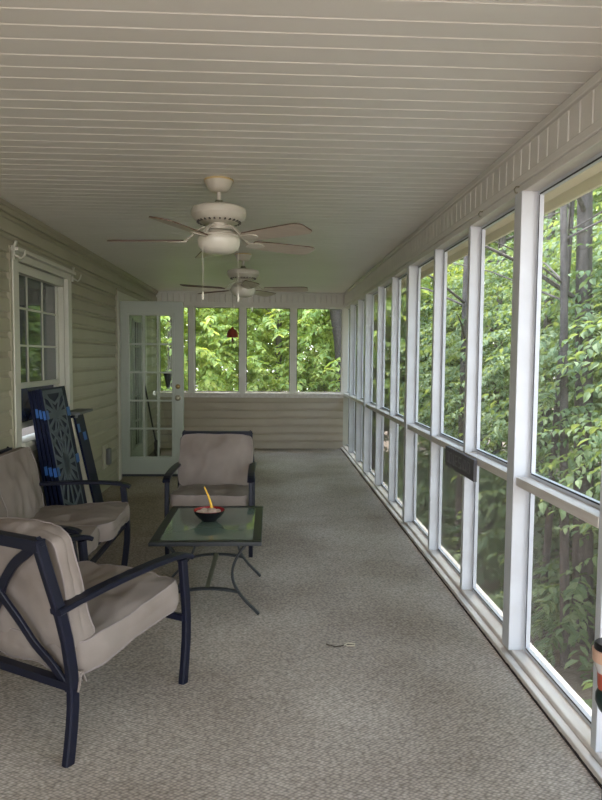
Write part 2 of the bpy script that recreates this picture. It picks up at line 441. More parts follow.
# open leaf
d1 = struct('door_1', (XL - .012, 7.755, .045), 'white french door leaf standing open towards the porch')
d1.rotation_euler = (0, 0, math.radians(0))
leaf_door(d1, .765, 2.045, M['glass'])
for nm, z, m, r in (('deadbolt', 1.05, 'brass', .028), ('door_knob', .915, 'nickel', .03)):
    bm = BM(); lathe(bm, [(0, 0), (r * 1.15, 0), (r * 1.15, .008), (.012, .012), (.012, .035), (r * .8, .04), (r, .055), (r * .8, .068), (0, .072)] if nm == 'door_knob' else [(0, 0), (r, 0), (r, .012), (r * .6, .022), (0, .024)], 20)
    o = obj(nm, bm, M[m], d1, True); o.rotation_euler = (PI/2, 0, 0); o.location = (.70, -.022, z)
bx('door_sweep', M['spline'], d1, .04, .72, -.028, -.0225, -.022, .006)
bm = BM()
for z in (.2, 1.0, 1.8): tube(bm, [(-.012, -.02, z), (-.012, -.02, z + .1)], .009, 8)
obj('hinge', bm, M['nickel'], d1)

# ------------------------------------------------------------------ end wall
wb = struct('wall_back')
SZ, WT = .885, 2.235
bm = BM(); siding(bm, XL + .04, XR, 0, SZ - .06, .128, .0, lambda a, o, z: (a, YB - o, z))
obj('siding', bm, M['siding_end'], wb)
bx('sheathing', M['casing'], wb, XL - .1, XR + .1, YB, YB + .09, -.02, SZ - .03)
bm = BM(); box(bm, XL, XR + .05, YB - .05, YB + .10, SZ - .03, SZ); box(bm, XL, XR, YB - .03, YB, SZ - .075, SZ - .031)
obj('sill', bm, M['sill'], wb, bevel=.004)
bm = BM(); grooved(bm, XL, XR + .02, WT + .055, H, (.09, .085, .09), lambda u, v, d: (u, YB - .014 + d, v), .013, .02)
obj('beadboard', bm, M['bead'], wb)
bm = BM(); box(bm, XL, XR + .05, YB - .03, YB + .09, WT, WT + .06); box(bm, XL, XR + .05, YB - .0, YB + .09, WT + .06, H)
obj('header', bm, M['bead'], wb, bevel=.003)
bm = BM(); sweep(bm, [(XL, YB - .022, H - .016), (XR, YB - .022, H - .016)], .022, .03, (0, 1, 0))
obj('crown_strip', bm, M['bead'], wb)
mull = [(-1.272, -1.197), (-.478, -.392), (.324, .405), (1.142, 1.23)]
for a, b in mull:
    bx('post', M['bead'], wb, a, b, YB - .02, YB + .07, SZ, WT, bevel=.003)
edges = [XL + .03] + [q for m_ in mull for q in m_]
n = 2
def screen(n, axis, a0, a1, c, z0, z1, low=False, fr=.022):
    """one framed screen: axis 'x' spans x at y=c, axis 'y' spans y at x=c"""
    w = struct('window_%d' % n)
    bm = BM(); t = .010
    def bb(p0, p1, q0, q1, u0=-t, u1=t):
        if axis == 'x': box(bm, p0, p1, c + u0, c + u1, q0, q1)
        else: box(bm, c + u0, c + u1, p0, p1, q0, q1)
    bb(a0, a0 + fr, z0, z1); bb(a1 - fr, a1, z0, z1); bb(a0 + fr, a1 - fr, z0, z0 + fr); bb(a0 + fr, a1 - fr, z1 - fr, z1)
    fo = obj('frame', bm, M['alu'] if axis == 'y' else M['bead'], w)
    bm = BM(); s = .007
    for p in ((a0 + fr - s, a0 + fr), (a1 - fr, a1 - fr + s)): bb(p[0], p[1], z0 + fr, z1 - fr, -t - .0015, -t)
    for q in ((z0 + fr - s, z0 + fr), (z1 - fr, z1 - fr + s)): bb(a0 + fr, a1 - fr, q[0], q[1], -t - .0015, -t)
    obj('spline', bm, M['spline'], fo)
    bm = BM()
    P = [(a0 + fr, z0 + fr), (a1 - fr, z0 + fr), (a1 - fr, z1 - fr), (a0 + fr, z1 - fr)]
    bm.faces.new([bm.verts.new((p, c + t, q) if axis == 'x' else (c + t, p, q)) for p, q in P])
    obj('screen', bm, M['screen_low'] if low else M['screen'], w)
for k in range(4):
    screen(n, 'x', edges[2*k], edges[2*k+1], YB + .045, SZ, WT); n += 1

# ------------------------------------------------------------------ long screen wall
wr = struct('wall_right')
RT = .893
bm = BM(); box(bm, 1.133, 1.168, YN, YB, -.02, .028); obj('base_trim', bm, M['sill'], wr, bevel=.005)
bm = BM(); box(bm, 1.170, 1.30, YN, YB, -.02, .048); obj('base_plate', bm, M['sill'], wr, bevel=.006)
bm = BM(); grooved(bm, YN, YB, 2.295, H, (.10, .095, .095), lambda u, v, d: (XR + .001 + d, u, v), .010, .015); obj('beadboard', bm, M['bead'], wr)
bm = BM(); sweep(bm, [(XR - .006, YN, H - .018), (XR - .006, YB, H - .018)], .026, .036, (1, 0, 0)); obj('crown_strip', bm, M['bead'], wr)
bm = BM(); box(bm, XR - .012, XR + .012, YN, YB, 2.262, 2.300); obj('picture_moulding', bm, M['bead'], wr, bevel=.005)
bm = BM(); box(bm, XR, XR + .10, YN, YB, 2.225, 2.262); box(bm, XR + .012, XR + .10, YN, YB, 2.262, H)
obj('header', bm, M['bead'], wr, bevel=.003)
posts = []
for i, y in enumerate(PY):
    k = i - 5; th = .089 if k in MAIN else .040
    xin = XR - .010 if k in MAIN else XR + .004
    bx('post', M['paint'], wr, xin, XR + .088, y, y + th, .048, 2.262 if False else 2.226, bevel=.003)
    posts.append((y, y + th))
for i in range(len(posts) - 1):
    p0, p1 = posts[i][1], posts[i+1][0]
    bx('rail', M['sill'], wr, XR + .002, XR + .088, p0, p1, RT - .042, RT, bevel=.003)
    if i < 2: continue
    screen(n, 'y', p0, p1, XR + .076, RT, 2.225); n += 1
    screen(n, 'y', p0, p1, XR + .076, .048, RT - .042, True); n += 1
# small eave outside
bm = BM(); box(bm, XR + .10, 1.50, YN - .3, YB + .5, 2.30, 2.315); box(bm, 1.49, 1.512, YN - .3, YB + .5, 2.245, 2.46)
o = obj('roof_eave', bm, M['eave'], ce)
# cup hooks on the header
for (yy, nm) in ((3.03, 0), (3.55, 1)):
    bm = BM(); tube(bm, [(XR - .012, yy, 2.25), (XR - .028, yy, 2.25), (XR - .036, yy, 2.238), (XR - .03, yy, 2.222), (XR - .02, yy, 2.222)], .003, 6)
    tag(obj('cup_hook', bm, M['nickel'], None, True), ('small metal cup hook on the header at the nearest wide post' if nm == 0 else 'small metal cup hook on the header beyond the nearest wide post'), 'hook', 'cup hooks on the header')

# ------------------------------------------------------------------ cushions
def cushion(name, parent, w, d, h, loc, rot, seed, dome=.25, p=7, tuft=None, wrinkle=.006):
    """stuffed boxed cushion: w along x, d along y, h thick along z"""
    def shape(x, y, z, out=0):
        r = max(abs(x), abs(y)); q = (abs(x)**p + abs(y)**p) ** (1/p) if r > 1e-6 else 1
        f = r / q if q > 1e-6 else 1
        X, Y = x * f, y * f
        top = (1 - dome) + dome * (1 - min(1, abs(X))**2.6) * (1 - min(1, abs(Y))**2.6)
        Z = z * top
        if abs(z) < .999: b = 1 + .035 * (1 - z*z); X *= b; Y *= b
        P = V((X * w/2, Y * d/2, Z * h/2))
        nz = noise.noise(V((P.x * 5 + seed * 3.1, P.y * 5, P.z * 4 + seed))) * wrinkle * 1.5
        cr = abs(noise.noise(V((P.x * 11 + P.y * 4 + seed, P.y * 5 - P.x * 3 + seed * 2, P.z * 9)))) ** .7 * wrinkle * 1.1
        P += V((X * .3, Y * .3, z)).normalized() * (nz - cr)
        for tx, ty in tuft or ():
            dd = ((P.x - tx)**2 + (P.y - ty)**2) ** .5
            if z > 0: P.z -= .022 * math.exp(-(dd / .045)**2)
        return P
    bm = BM(); bmesh.ops.create_cube(bm, size=2)
    bmesh.ops.subdivide_edges(bm, edges=bm.edges[:], cuts=31, use_grid_fill=True)
    for v in bm.verts: v.co = shape(*v.co)
    o = obj(name, bm, M['fabric'], parent, True, loc); o.rotation_euler = rot
    bm = BM()
    for zz in (-1, 1):
        pts = []
        for k in range(96):
            a = 2 * PI * k / 96; cx, sy = math.cos(a), math.sin(a); s_ = max(abs(cx), abs(sy))
            pts.append(shape(cx / s_, sy / s_, zz))
        tube(bm, pts, .0036, 6, True)
    obj('piping', bm, M['piping'], o, True)
    return o

def tie(parent, at, flip=1):
    bm = BM()
    sweep(bm, [at, V(at) + V((.012*flip, -.014, -.012)), V(at) + V((.010*flip, -.02, -.045))], .016, .004, (1, 0, 0))
    sweep(bm, [at, V(at) + V((-.008*flip, .02, .004)), V(at) + V((-.004*flip, .03, -.03))], .016, .004, (1, 0, 0))
    tube(bm, [V(at) + V((0, -.012, 0)), V(at) + V((0, -.004, .018)), V(at) + V((0, .012, .012)), V(at)], .007, 6)
    obj('tie', bm, M['fabric'], parent, True)

# ------------------------------------------------------------------ patio seats
def side_pts(x, lst): return [V((x, s - .33, z)) for s, z in lst]
REAR = [(.0, 0), (.010, .06), (.020, .13), (.027, .20), (.028, .27)]
UPR = [(.028, .255), (.022, .34), (.004, .45), (-.018, .55), (-.045, .65), (-.070, .745), (-.090, .824)]
FRONT = [(.660, 0), (.674, .10), (.684, .20), (.686, .28), (.680, .38), (.668, .48), (.660, .562)]
ARM = [(-.045, .570), (.05, .579), (.15, .585), (.26, .590), (.38, .593), (.48, .593), (.58, .590), (.65, .582), (.69, .571), (.708, .560)]
def upr_at(z):
    for (s0, z0), (s1, z1) in zip(UPR, UPR[1:]):
        if z0 <= z <= z1: return s0 + (s1 - s0) * (z - z0) / (z1 - z0)
    return UPR[-1][0]
LAT = [(0, .585), (.044, .555), (.094, .52), (.167, .468), (.25, .38), (.297, .307), (.35, .235), (.413, .147), (.489, .079), (.56, .0)]
def patio_seat(name, label, cat, loc, rz, half, group=None):
    t = thing(name, label, cat, loc, rz, group)
    hx = half
    for s in (-1, 1):
        bm = BM(); sweep(bm, side_pts(s * hx, REAR), .030, .042, (1, 0, 0)); obj('leg', bm, M['frame'], t)
        bm = BM(); sweep(bm, side_pts(s * hx, FRONT), .030, .040, (1, 0, 0)); obj('leg', bm, M['frame'], t)
        bm = BM(); sweep(bm, side_pts(s * hx, ARM), .052, .022, (1, 0, 0)); obj('arm', bm, M['frame'], t)
    bm = BM()
    for s in (-1, 1): sweep(bm, [V((s * (hx - .028 * max(0, z - .5) / .34), q - .33, z)) for q, z in UPR], .030, .042, (1, 0, 0))
    tp = UPR[-1]
    box(bm, -hx + .013, hx - .013, tp[0] - .33 - .020, tp[0] - .33 + .020, tp[1] - .03, tp[1] + .008)
    box(bm, -hx, hx, .028 - .33 - .018, .028 - .33 + .018, .262, .292)
    obj('back_frame', bm, M['frame'], t)
    # crossing curved bars of the back
    def lat(panel_c, pw):
        bm = BM()
        for s in (-1, 1):
            pts = []
            for u, v in LAT:
                z = .262 + v * .965; x = panel_c + s * (pw/2 - u / .56 * pw)
                pts.append(V((x, upr_at(z) - .33, z)))
            # refine
            fine = []
            for i in range(len(pts) - 1):
                for j in range(4):
                    p0, p1, p2, p3 = pts[max(i-1, 0)], pts[i], pts[i+1], pts[min(i+2, len(pts)-1)]; q = j / 4
                    fine.append(.5 * ((2*p1) + (p2 - p0)*q + (2*p0 - 5*p1 + 4*p2 - p3)*q*q + (3*p1 - p0 - 3*p2 + p3)*q**3))
            fine.append(pts[-1])
            N = V((0, 1, .2)).normalized()
            rings = []
            sweep(bm, [p + N * (.004 * s) for p in fine], .014, .036, N)
        obj('back_lattice', bm, M['frame'], t)
    if hx < .4: lat(0, 2 * hx - .03)
    else:
        lat(-hx/2, hx - .03); lat(hx/2, hx - .03)
        bm = BM(); sweep(bm, side_pts(0, UPR[1:]), .028, .03, (1, 0, 0)); obj('back_stile', bm, M['frame'], t)
    bm = BM()
    for s in (-1, 1): sweep(bm, side_pts(s * (hx - .11), [(.03, .272), (.35, .288), (.66, .300)]), .024, .030, (1, 0, 0))
    sweep(bm, [(-hx, .335, .296), (hx, .335, .296)], .030, .024, (0, 0, 1))
    for q in (.12, .24, .36, .48, .60): sweep(bm, [(-hx + .11, q - .33, .270 + q * .048), (hx - .11, q - .33, .270 + q * .048)], .03, .008, (0, 1, 0))
    obj('seat_frame', bm, M['frame'], t)
    return t

SR = math.atan2(.035, .6)
# near chair
ch = patio_seat('patio_armchair', 'nearest metal armchair, seen from behind, its pale cushions turned to the coffee table', 'armchair', (-.805, 2.689, 0), math.radians(-29.9), .30)
cushion('seat_cushion', ch, .592, .60, .150, (0, .030, .380), (SR + .055, 0, 0), 1, .20, 12, [(-.11, .0), (.10, .08)], .016)
cushion('back_cushion', ch, .565, .46, .125, (0, -.268, .600), (math.radians(90 + 12), 0, 0), 2, .20, 14, None, .014)
tie(ch, (.305, -.275, .30))
# far chair
fc = patio_seat('patio_armchair', 'dark metal armchair facing us behind the glass coffee table', 'armchair', (-.435, 4.99, 0), PI, .30)
cushion('seat_cushion', fc, .57, .60, .135, (0, .045, .385), (SR, 0, 0), 3, .22, 11, [(-.10, .16), (.12, .16)], .012)
cushion('back_cushion', fc, .585, .43, .15, (0, -.262, .606), (math.radians(90 + 13), 0, .012), 4, .34, 8, None, .015)
# loveseat
lv = patio_seat('loveseat', 'dark metal loveseat with tan cushions along the siding wall', 'loveseat', (-1.325, 3.84, 0), -PI/2, .585)
cushion('seat_cushion', lv, .57, .60, .14, (.285, .03, .385), (SR, .01, 0), 5, .26, 8, None, .009)
cushion('seat_cushion', lv, .585, .62, .145, (-.292, .08, .390), (SR, 0, .03), 6, .28, 8, [(-.12, .05), (.12, .0)], .014)
cushion('back_cushion', lv, .57, .46, .13, (.285, -.276, .600), (math.radians(90 + 13), 0, 0), 7, .32, 8, None, .012)
cushion('back_cushion', lv, .60, .47, .135, (-.29, -.274, .604), (math.radians(90 + 13), 0, 0), 8, .32, 8, None, .012)

# ------------------------------------------------------------------ coffee table
TX0, TX1, TY0, TY1, TZ = -.650, -.042, 3.468, 4.335, .45
tcx, tcy = (TX0 + TX1) / 2, (TY0 + TY1) / 2
tb = thing('coffee_table', 'low glass-topped coffee table on curved dark metal legs', 'coffee table', (tcx, tcy, 0))
hw, hl = (TX1 - TX0) / 2, (TY1 - TY0) / 2
bm = BM(); fw = .05
box(bm, -hw, hw, -hl, -hl + fw, TZ - .022, TZ); box(bm, -hw, hw, hl - fw, hl, TZ - .022, TZ)
box(bm, -hw, -hw + fw, -hl + fw, hl - fw, TZ - .022, TZ); box(bm, hw - fw, hw, -hl + fw, hl - fw, TZ - .022, TZ)
obj('top_frame', bm, M['table_metal'], tb, bevel=.004)
bx('glass_top', M['tableglass'], tb, -hw + fw, hw - fw, -hl + fw, hl - fw, TZ - .010, TZ - .002)
fx, fy = .288, .318
for sy in (-1, 1):
    for sx in (-1, 1):
        pts = []
        for k in range(17):
            q = k / 16; z = (TZ - .02) * (1 - q)
            # bows inward: starts near the corner, swings in, flares to the foot
            x = .245 - .115 * math.sin(PI * min(1, q * 1.02))**.9 + (fx - .245) * q**2
            pts.append(V((sx * x, sy * (fy + .01 * (1 - q)), z + .006 * (1 if k < 16 else 1))))
        bm = BM(); sweep(bm, pts, .024, .014, (0, 1, 0)); obj('leg', bm, M['table_metal'], tb)
    zc = .135; pts = [V((x, sy * fy, zc + .02 * (1 - (x / .17)**2))) for x in [-.17 + .34 * k / 12 for k in range(13)]]
    bm = BM(); sweep(bm, pts, .024, .014, (0, 1, 0)); obj('stretcher', bm, M['table_metal'], tb)
bm = BM(); sweep(bm, [(0, -fy, .158), (0, fy, .158)], .028, .008, (1, 0, 0)); obj('stretcher', bm, M['olive'], tb)['label'] = 'flat olive stretcher'

# bowl with pebbles
bc = V((-.368, 3.945, TZ))
bl = thing('bowl', 'small black bowl with red inside on the glass table', 'bowl', bc)
bm = BM(); lathe(bm, [(0, .0), (.045, 0), (.047, .006), (.07, .024), (.088, .046), (.096, .066), (.0935, .067), (.085, .047), (.067, .027), (.043, .012), (0, .010)], 40)
o = obj('bowl_body', bm, [M['black'], M['red']], bl, True)
for p in o.data.polygons:
    c_ = p.center; n_ = p.normal
    if (n_.x * c_.x + n_.y * c_.y < -1e-5) or (n_.z > .5): p.material_index = 1
for k, (x, y, z, r) in enumerate([(-.055, -.02, .055, .027), (-.015, -.045, .055, .024), (.02, -.02, .066, .030), (.055, -.03, .055, .022), (-.03, .02, .060, .026), (.01, .035, .058, .026), (.05, .02, .056, .023), (.0, .0, .040, .03), (-.06, .025, .052, .018)]):
    bm = BM(); bmesh.ops.create_icosphere(bm, subdivisions=3, radius=r)
    for v in bm.verts:
        v.co *= 1 + .25 * noise.noise(v.co * 30 + V((k * 7, 0, 0))); v.co.z *= .62
    o = obj('pebble', bm, M['stone'], None, True, bc + V((x, y, z - .004)))
    tag(o, 'pale rounded pebble heaped in the small black bowl', 'pebble', 'pebbles in the bowl')
bm = BM(); tube(bm, [(.02, -.01, .062), (.01, -.008, .11), (-.008, -.004, .16), (-.030, .0, .208)], .0095, 8, False, .004)
o = obj('yellow_stick', bm, M['yellow'], None, True, bc); tag(o, 'slim yellow stick poking up out of the bowl of pebbles', 'stick')

# ------------------------------------------------------------------ ceiling fans
def fan(label, cx, cy, base, chains):
    t = thing('ceiling_fan', label, 'ceiling fan', (cx, cy, H), 0, 'ceiling fans')
    bm = BM(); lathe(bm, [(0, 0), (.083, 0), (.083, -.014), (.078, -.022), (.066, -.05), (.045, -.068), (.022, -.072), (0, -.072)], 36)
    ca = obj('canopy', bm, M['fan'], t, True)
    bm = BM(); lathe(bm, [(.0835, -.001), (.0845, -.003), (.0845, -.010), (.0835, -.012)], 36); obj('canopy_ring', bm, M['fan_gold'], ca, True)
    bm = BM(); lathe(bm, [(.012, -.07), (.012, -.145)], 14); obj('downrod', bm, M['fan'], t, True)
    bm = BM(); lathe(bm, [(.013, -.115), (.020, -.117), (.026, -.135), (.030, -.152)], 20); obj('coupling', bm, M['olive'], t, True)
    bm = BM(); lathe(bm, [(.028, -.148), (.09, -.150), (.130, -.156), (.153, -.166), (.156, -.172), (.1575, -.176), (.159, -.19), (.1585, -.205), (.154, -.210), (.150, -.220), (.135, -.234), (.105, -.246), (.06, -.250), (0, -.252)], 48)
    mo = obj('motor_housing', bm, M['fan'], t, True)
    bm = BM()
    for k in range(26):
        a = 2 * PI * k / 26; m = Matrix.Rotation(a, 4, 'Z'); box(bm, .112, .128, -.004, .004, -.2455, -.2365, m)
    obj('vent_slot', bm, M['vent'], mo)
    bm = BM(); lathe(bm, [(.055, -.245), (.055, -.268), (.07, -.272), (.07, -.285), (.05, -.29), (.05, -.297)], 28); obj('switch_housing', bm, M['fan'], t, True)
    bm = BM(); lathe(bm, [(.05, -.292), (.088, -.296), (.105, -.304), (.110, -.313), (.118, -.318), (.118, -.324), (.112, -.328)], 40)
    fk = obj('light_fitter', bm, M['fan'], t, True)
    bm = BM(); lathe(bm, [(.110, -.325), (.121, -.334), (.124, -.348), (.120, -.372), (.108, -.395), (.085, -.412), (.05, -.421), (0, -.424)], 40); obj('glass_bowl', bm, M['fan_glass'], t, True)
    R_, r0 = .645, .215; bz = -.345
    for k in range(5):
        a = base + k * 2 * PI / 5
        m = Matrix.Rotation(a, 4, 'Z')
        tilt = Matrix.Translation((0, 0, bz)) @ Matrix.Rotation(math.radians(-12), 4, 'X')
        outl = []
        L = R_ - r0
        for q, w in ((0, .044), (.02, .052), (.25, .060), (.55, .066), (.85, .070), (.93, .068), (.985, .052), (1, .036)): outl.append((r0 + q * L, w))
        up = [(x, w) for x, w in outl] + [(x, -w) for x, w in reversed(outl)]
        bm = BM()
        lo = [bm.verts.new(m @ tilt @ V((x, y, -.003))) for x, y in up]; hi = [bm.verts.new(m @ tilt @ V((x, y, .003))) for x, y in up]
        bm.faces.new(lo); bm.faces.new(hi[::-1])
        for i in range(len(up)): bm.faces.new((lo[i], hi[i], hi[(i+1) % len(up)], lo[(i+1) % len(up)]))
        b = obj('blade', bm, [M['blade'], M['blade_top']], t)
        for p in b.data.polygons:
            if len(p.vertices) == 4 or p.normal.z > 0: p.material_index = 1
        # blade iron: neck from the motor, widening to a leaf under the blade
        bm = BM()
        neck = [(.052, -.268), (.09, -.270), (.13, -.290), (.165, -.325), (.20, bz - .006)]
        sweep(bm, [m @ V((x, 0, z)) for x, z in neck], .022, .008, m @ V((0, 1, 0)))
        pl = [(.185, .020), (.215, .034), (.25, .036), (.285, .022), (.30, .008)]
        pp = pl + [(x, -y) for x, y in reversed(pl)]
        lo = [bm.verts.new(m @ tilt @ V((x, y, -.009))) for x, y in pp]; hi = [bm.verts.new(m @ tilt @ V((x, y, -.003))) for x, y in pp]
        bm.faces.new(lo); bm.faces.new(hi[::-1])
        for i in range(len(pp)): bm.faces.new((lo[i], hi[i], hi[(i+1) % len(pp)], lo[(i+1) % len(pp)]))
        obj('blade_iron', bm, M['fan'], b)
    for (x, y, zb) in chains:
        bm = BM(); tube(bm, [(x, y, -.30), (x, y, zb)], .0016, 6); pc = obj('pull_chain', bm, M['fan'], t)
        bm = BM(); lathe(bm, [(0, zb + .005), (.005, zb), (.0075, zb - .03), (.006, zb - .045), (0, zb - .047)], 12, (x, y, 0)); obj('pull_fob', bm, M['fan_glass'], pc, True)
    return t
fan('cream ceiling fan with white light bowl, hanging nearer above the coffee table', -.300, 3.83, math.radians(31), [(-.085, -.075, -.645), (.115, -.085, -.655)])
fan('cream ceiling fan hanging farther off, nearer the end windows', -.272, 6.53, math.radians(-8), [(-.09, -.06, -.50), (.09, -.06, -.52)])

# ------------------------------------------------------------------ leaning panels
def lean_prism(bm, x_top, x_bot, th, y0, y1, z1):
    """slab leaning against the wall: outer face from x_bot at the floor to x_top at z1"""
    d = V((x_top - x_bot, 0, z1)); L = d.length; d.normalize(); nrm = V((d.z, 0, -d.x))     # outward to the porch
    vs = []
    for y in (y0, y1):
        for s in (0, L):
            for o_ in (0, -th): vs.append(bm.verts.new(V((x_bot, y, 0)) + d * s + nrm * o_))
    for f in ((0, 1, 3, 2), (4, 6, 7, 5), (0, 4, 5, 1), (2, 3, 7, 6), (0, 2, 6, 4), (1, 5, 7, 3)): bm.faces.new([vs[i] for i in f])
    return d, nrm, L
pb = thing('panel_stack', 'taped stack of navy panels with a grey starburst cutout, leaning by the window', 'panel stack', (0, 0, 0))
PYA, PYB, PZ = 4.735, 5.275, 1.205
for k in range(4):
    xt, xb = -1.640 - k * .026, -1.430 - k * .040
    bm = BM(); d, nr, L = lean_prism(bm, xt, xb, .022, PYA + .006 * k, PYB + .004 * k, PZ - .006 * k)
    for v in bm.verts: v.co.z += 0.004
    obj('panel', bm, M['navy'], pb, bevel=.003)
d = V((-.21, 0, PZ)).normalized(); L = V((-.21, 0, PZ)).length; nr = V((d.z, 0, -d.x))
def on_face(u, v, o_=.0): return V((-1.430, PYA + u, .004)) + d * v + nr * (.001 + o_)
bm = BM()
def strip(u0, v0, u1, v1, w=.014):
    a, b = V((u0, v0)), V((u1, v1)); t_ = (b - a).normalized(); n_ = V((-t_.y, t_.x)) * w / 2
    q = [a - n_, b - n_, b + n_, a + n_]
    lo = [bm.verts.new(on_face(p.x, p.y)) for p in q]; hi = [bm.verts.new(on_face(p.x, p.y, .003)) for p in q]
    bm.faces.new(hi); bm.faces.new(lo[::-1])
    for i in range(4): bm.faces.new((lo[i], lo[(i+1) % 4], hi[(i+1) % 4], hi[i]))
u0, u1, v0, v1 = .015, .44, .06, L - .03
um = (u0 + u1) / 2; hu = (u1 - u0) / 2
strip(u0, v0, u0, v1, .018); strip(u1, v0, u1, v1, .018); strip(u0, v1, u1, v1, .03); strip(u0, v0, u1, v0, .02)
for bv in (.64, -.10):
    for k in range(16):
        a = 2 * PI * k / 16; du, dv = math.cos(a), math.sin(a)
        s_ = min(hu / max(abs(du), 1e-3), (.34 if k % 2 == 0 else .27) / max(abs(dv), 1e-3))
        if bv + dv * s_ > v0 and bv > 0: strip(um, bv, um + du * s_, bv + dv * s_, .032)
    if bv > 0:
        for k in range(8): strip(um - .07 + .006 * abs(k - 3.5), bv - .07 + .02 * k, um + .07 - .006 * abs(k - 3.5), bv - .07 + .02 * k, .024)
strip(u0, 1.02, u1, 1.02, .045)
for s_ in (-1, 1):
    strip(um, 1.02, um + s_ * hu, 1.10, .028); strip(um, 1.02, um + s_ * hu * .8, v1, .028); strip(um, 1.10, um + s_ * hu, v1 - .02, .022)
    strip(um, 1.02, um + s_ * hu, .93, .028); strip(um, 1.02, um + s_ * hu * .6, .86, .026); strip(um + s_ * hu, .93, um, .80, .028); strip(um + s_ * hu, .80, um, .93, .026)
    strip(um, .30, um + s_ * hu, .22, .028); strip(um, .30, um + s_ * hu, .40, .028); strip(um, .12, um + s_ * hu, .24, .026); strip(um, .2, um + s_ * hu, .08, .026)
obj('starburst_cutout', bm, M['cutout'], pb)
# painter's tape
def tape(u0_, u1_, vv, w=.06, sidewrap=0):
    bm = BM(); strip2 = [(u0_, vv - w/2), (u1_, vv - w/2), (u1_, vv + w/2), (u0_, vv + w/2)]
    lo = [bm.verts.new(on_face(p, q, .0035)) for p, q in strip2]; hi = [bm.verts.new(on_face(p, q, .0045)) for p, q in strip2]
    bm.faces.new(hi); bm.faces.new(lo[::-1])
    for i in range(4): bm.faces.new((lo[i], lo[(i+1) % 4], hi[(i+1) % 4], hi[i]))
    if sidewrap:
        for k in range(3):
            q = [(-.004 - k * .040 , vv - w/2 + k*.012), (-.004 - k * .040 - .030, vv - w/2 + k*.012), (-.004 - k * .040 - .030, vv + w/2 + k*.012), (-.004 - k * .040, vv + w/2 + k*.012)]
            fr_ = [bm.verts.new(V((-1.430, PYA - .0015, .004)) + d * b + nr * (a * (1 - .45 * b / L))) for a, b in q]
            bk_ = [bm.verts.new(v.co + V((0, .001, 0))) for v in fr_]
            bm.faces.new(fr_); bm.faces.new(bk_[::-1])
            for i in range(4): bm.faces.new((fr_[i], fr_[(i+1) % 4], bk_[(i+1) % 4], bk_[i]))
    obj('painters_tape', bm, M['tape'], pb)
tape(-.002, .045, 1.03, .065, 1); tape(.0, .045, .61, .065, 1); tape(.46, .542, 1.02, .07); tape(.46, .542, .64, .07)

np_ = thing('narrow_panel', 'narrow taped navy panel with a cream edge, leaning beside the starburst stack', 'panel')
bm = BM(); lean_prism(bm, -1.62, -1.415, .05, 5.46, 5.70, .955); 
for v in bm.verts: v.co.z += .004
obj('panel', bm, M['navy'], np_, bevel=.003)
bm = BM(); lean_prism(bm, -1.632, -1.43, .04, 5.425, 5.452, .93)
for v in bm.verts: v.co.z += .004
obj('edge_strip', bm, M['cream'], np_)['label'] = 'cream edge strip'
bm = BM(); box(bm, -1.70, -1.56, 5.40, 5.80, .962, .985); box(bm, -1.64, -1.61, 5.46, 5.52, .93, .962)
obj('top_bar', bm, M['greybar'], np_, bevel=.004)['label'] = 'grey top bar'
dd = V((-.205, 0, .955)).normalized(); nn = V((dd.z, 0, -dd.x))
for (ya, yb_, vv) in ((5.458, 5.52, .86), (5.56, 5.64, .78), (5.56, 5.70, .13), (5.458, 5.54, .08)):
    bm = BM(); q = [(ya, vv - .035), (yb_, vv - .035), (yb_, vv + .035), (ya, vv + .035)]
    lo = [bm.verts.new(V((-1.415, a, .004)) + dd * b + nn * .001) for a, b in q]; hi = [bm.verts.new(V((-1.415, a, .004)) + dd * b + nn * .003) for a, b in q]
    bm.faces.new(hi); bm.faces.new(lo[::-1])
    for i in range(4): bm.faces.new((lo[i], lo[(i+1) % 4], hi[(i+1) % 4], hi[i]))
    obj('painters_tape', bm, M['tape'], np_)

# ------------------------------------------------------------------ wall and window odds
ou = thing('outlet_box', 'small grey weatherproof outlet box low on the siding', 'outlet', (XL + .012, 6.95, .38))
bx('mounting_block', M['outlet2'], ou, 0, .03, -.09, .075, -.12, .12, bevel=.006)
bx('cover', M['outlet'], ou, .03, .075, -.035, .045, -.085, .09, bevel=.012)

bl2 = thing('wind_bell', 'red clay wind bell hanging in front of the end windows', 'wind bell', (-.555, 9.6, 0))
bm = BM(); lathe(bm, [(.0, 1.885), (.018, 1.883), (.020, 1.865), (.05, 1.848), (.074, 1.815), (.083, 1.775), (.088, 1.735), (.084, 1.735), (.078, 1.775), (.068, 1.81), (.04, 1.84), (0, 1.85)], 28)
obj('bell_body', bm, M['redbell'], bl2, True)
bm = BM(); tube(bm, [(0, 0, 1.88), (0, 0, H)], .002, 6); obj('cord', bm, M['wood'], bl2)
bm = BM(); tube(bm, [(0, 0, 1.85), (0, 0, 1.70)], .003, 6); lathe(bm, [(0, 1.735), (.012, 1.73), (.014, 1.68), (.008, 1.662), (0, 1.66)], 12); obj('clapper', bm, M['wood'], bl2, True)

cp = thing('cone_planter', 'dark cone shaped planter on the end wall seen through the door glass', 'planter', (-1.585, 10.18, 0))
bm = BM(); lathe(bm, [(.0, .96), (.022, .965), (.07, 1.20), (.074, 1.215), (.066, 1.215), (.0, 1.18)], 24); obj('cone', bm, M['spline'], cp, True)
bm = BM(); sweep(bm, [(.0, .075, 1.19), (0, .098, 1.19), (0, .098, .96), (0, .02, .955)], .04, .012, (1, 0, 0)); obj('bracket', bm, M['paint'], cp)

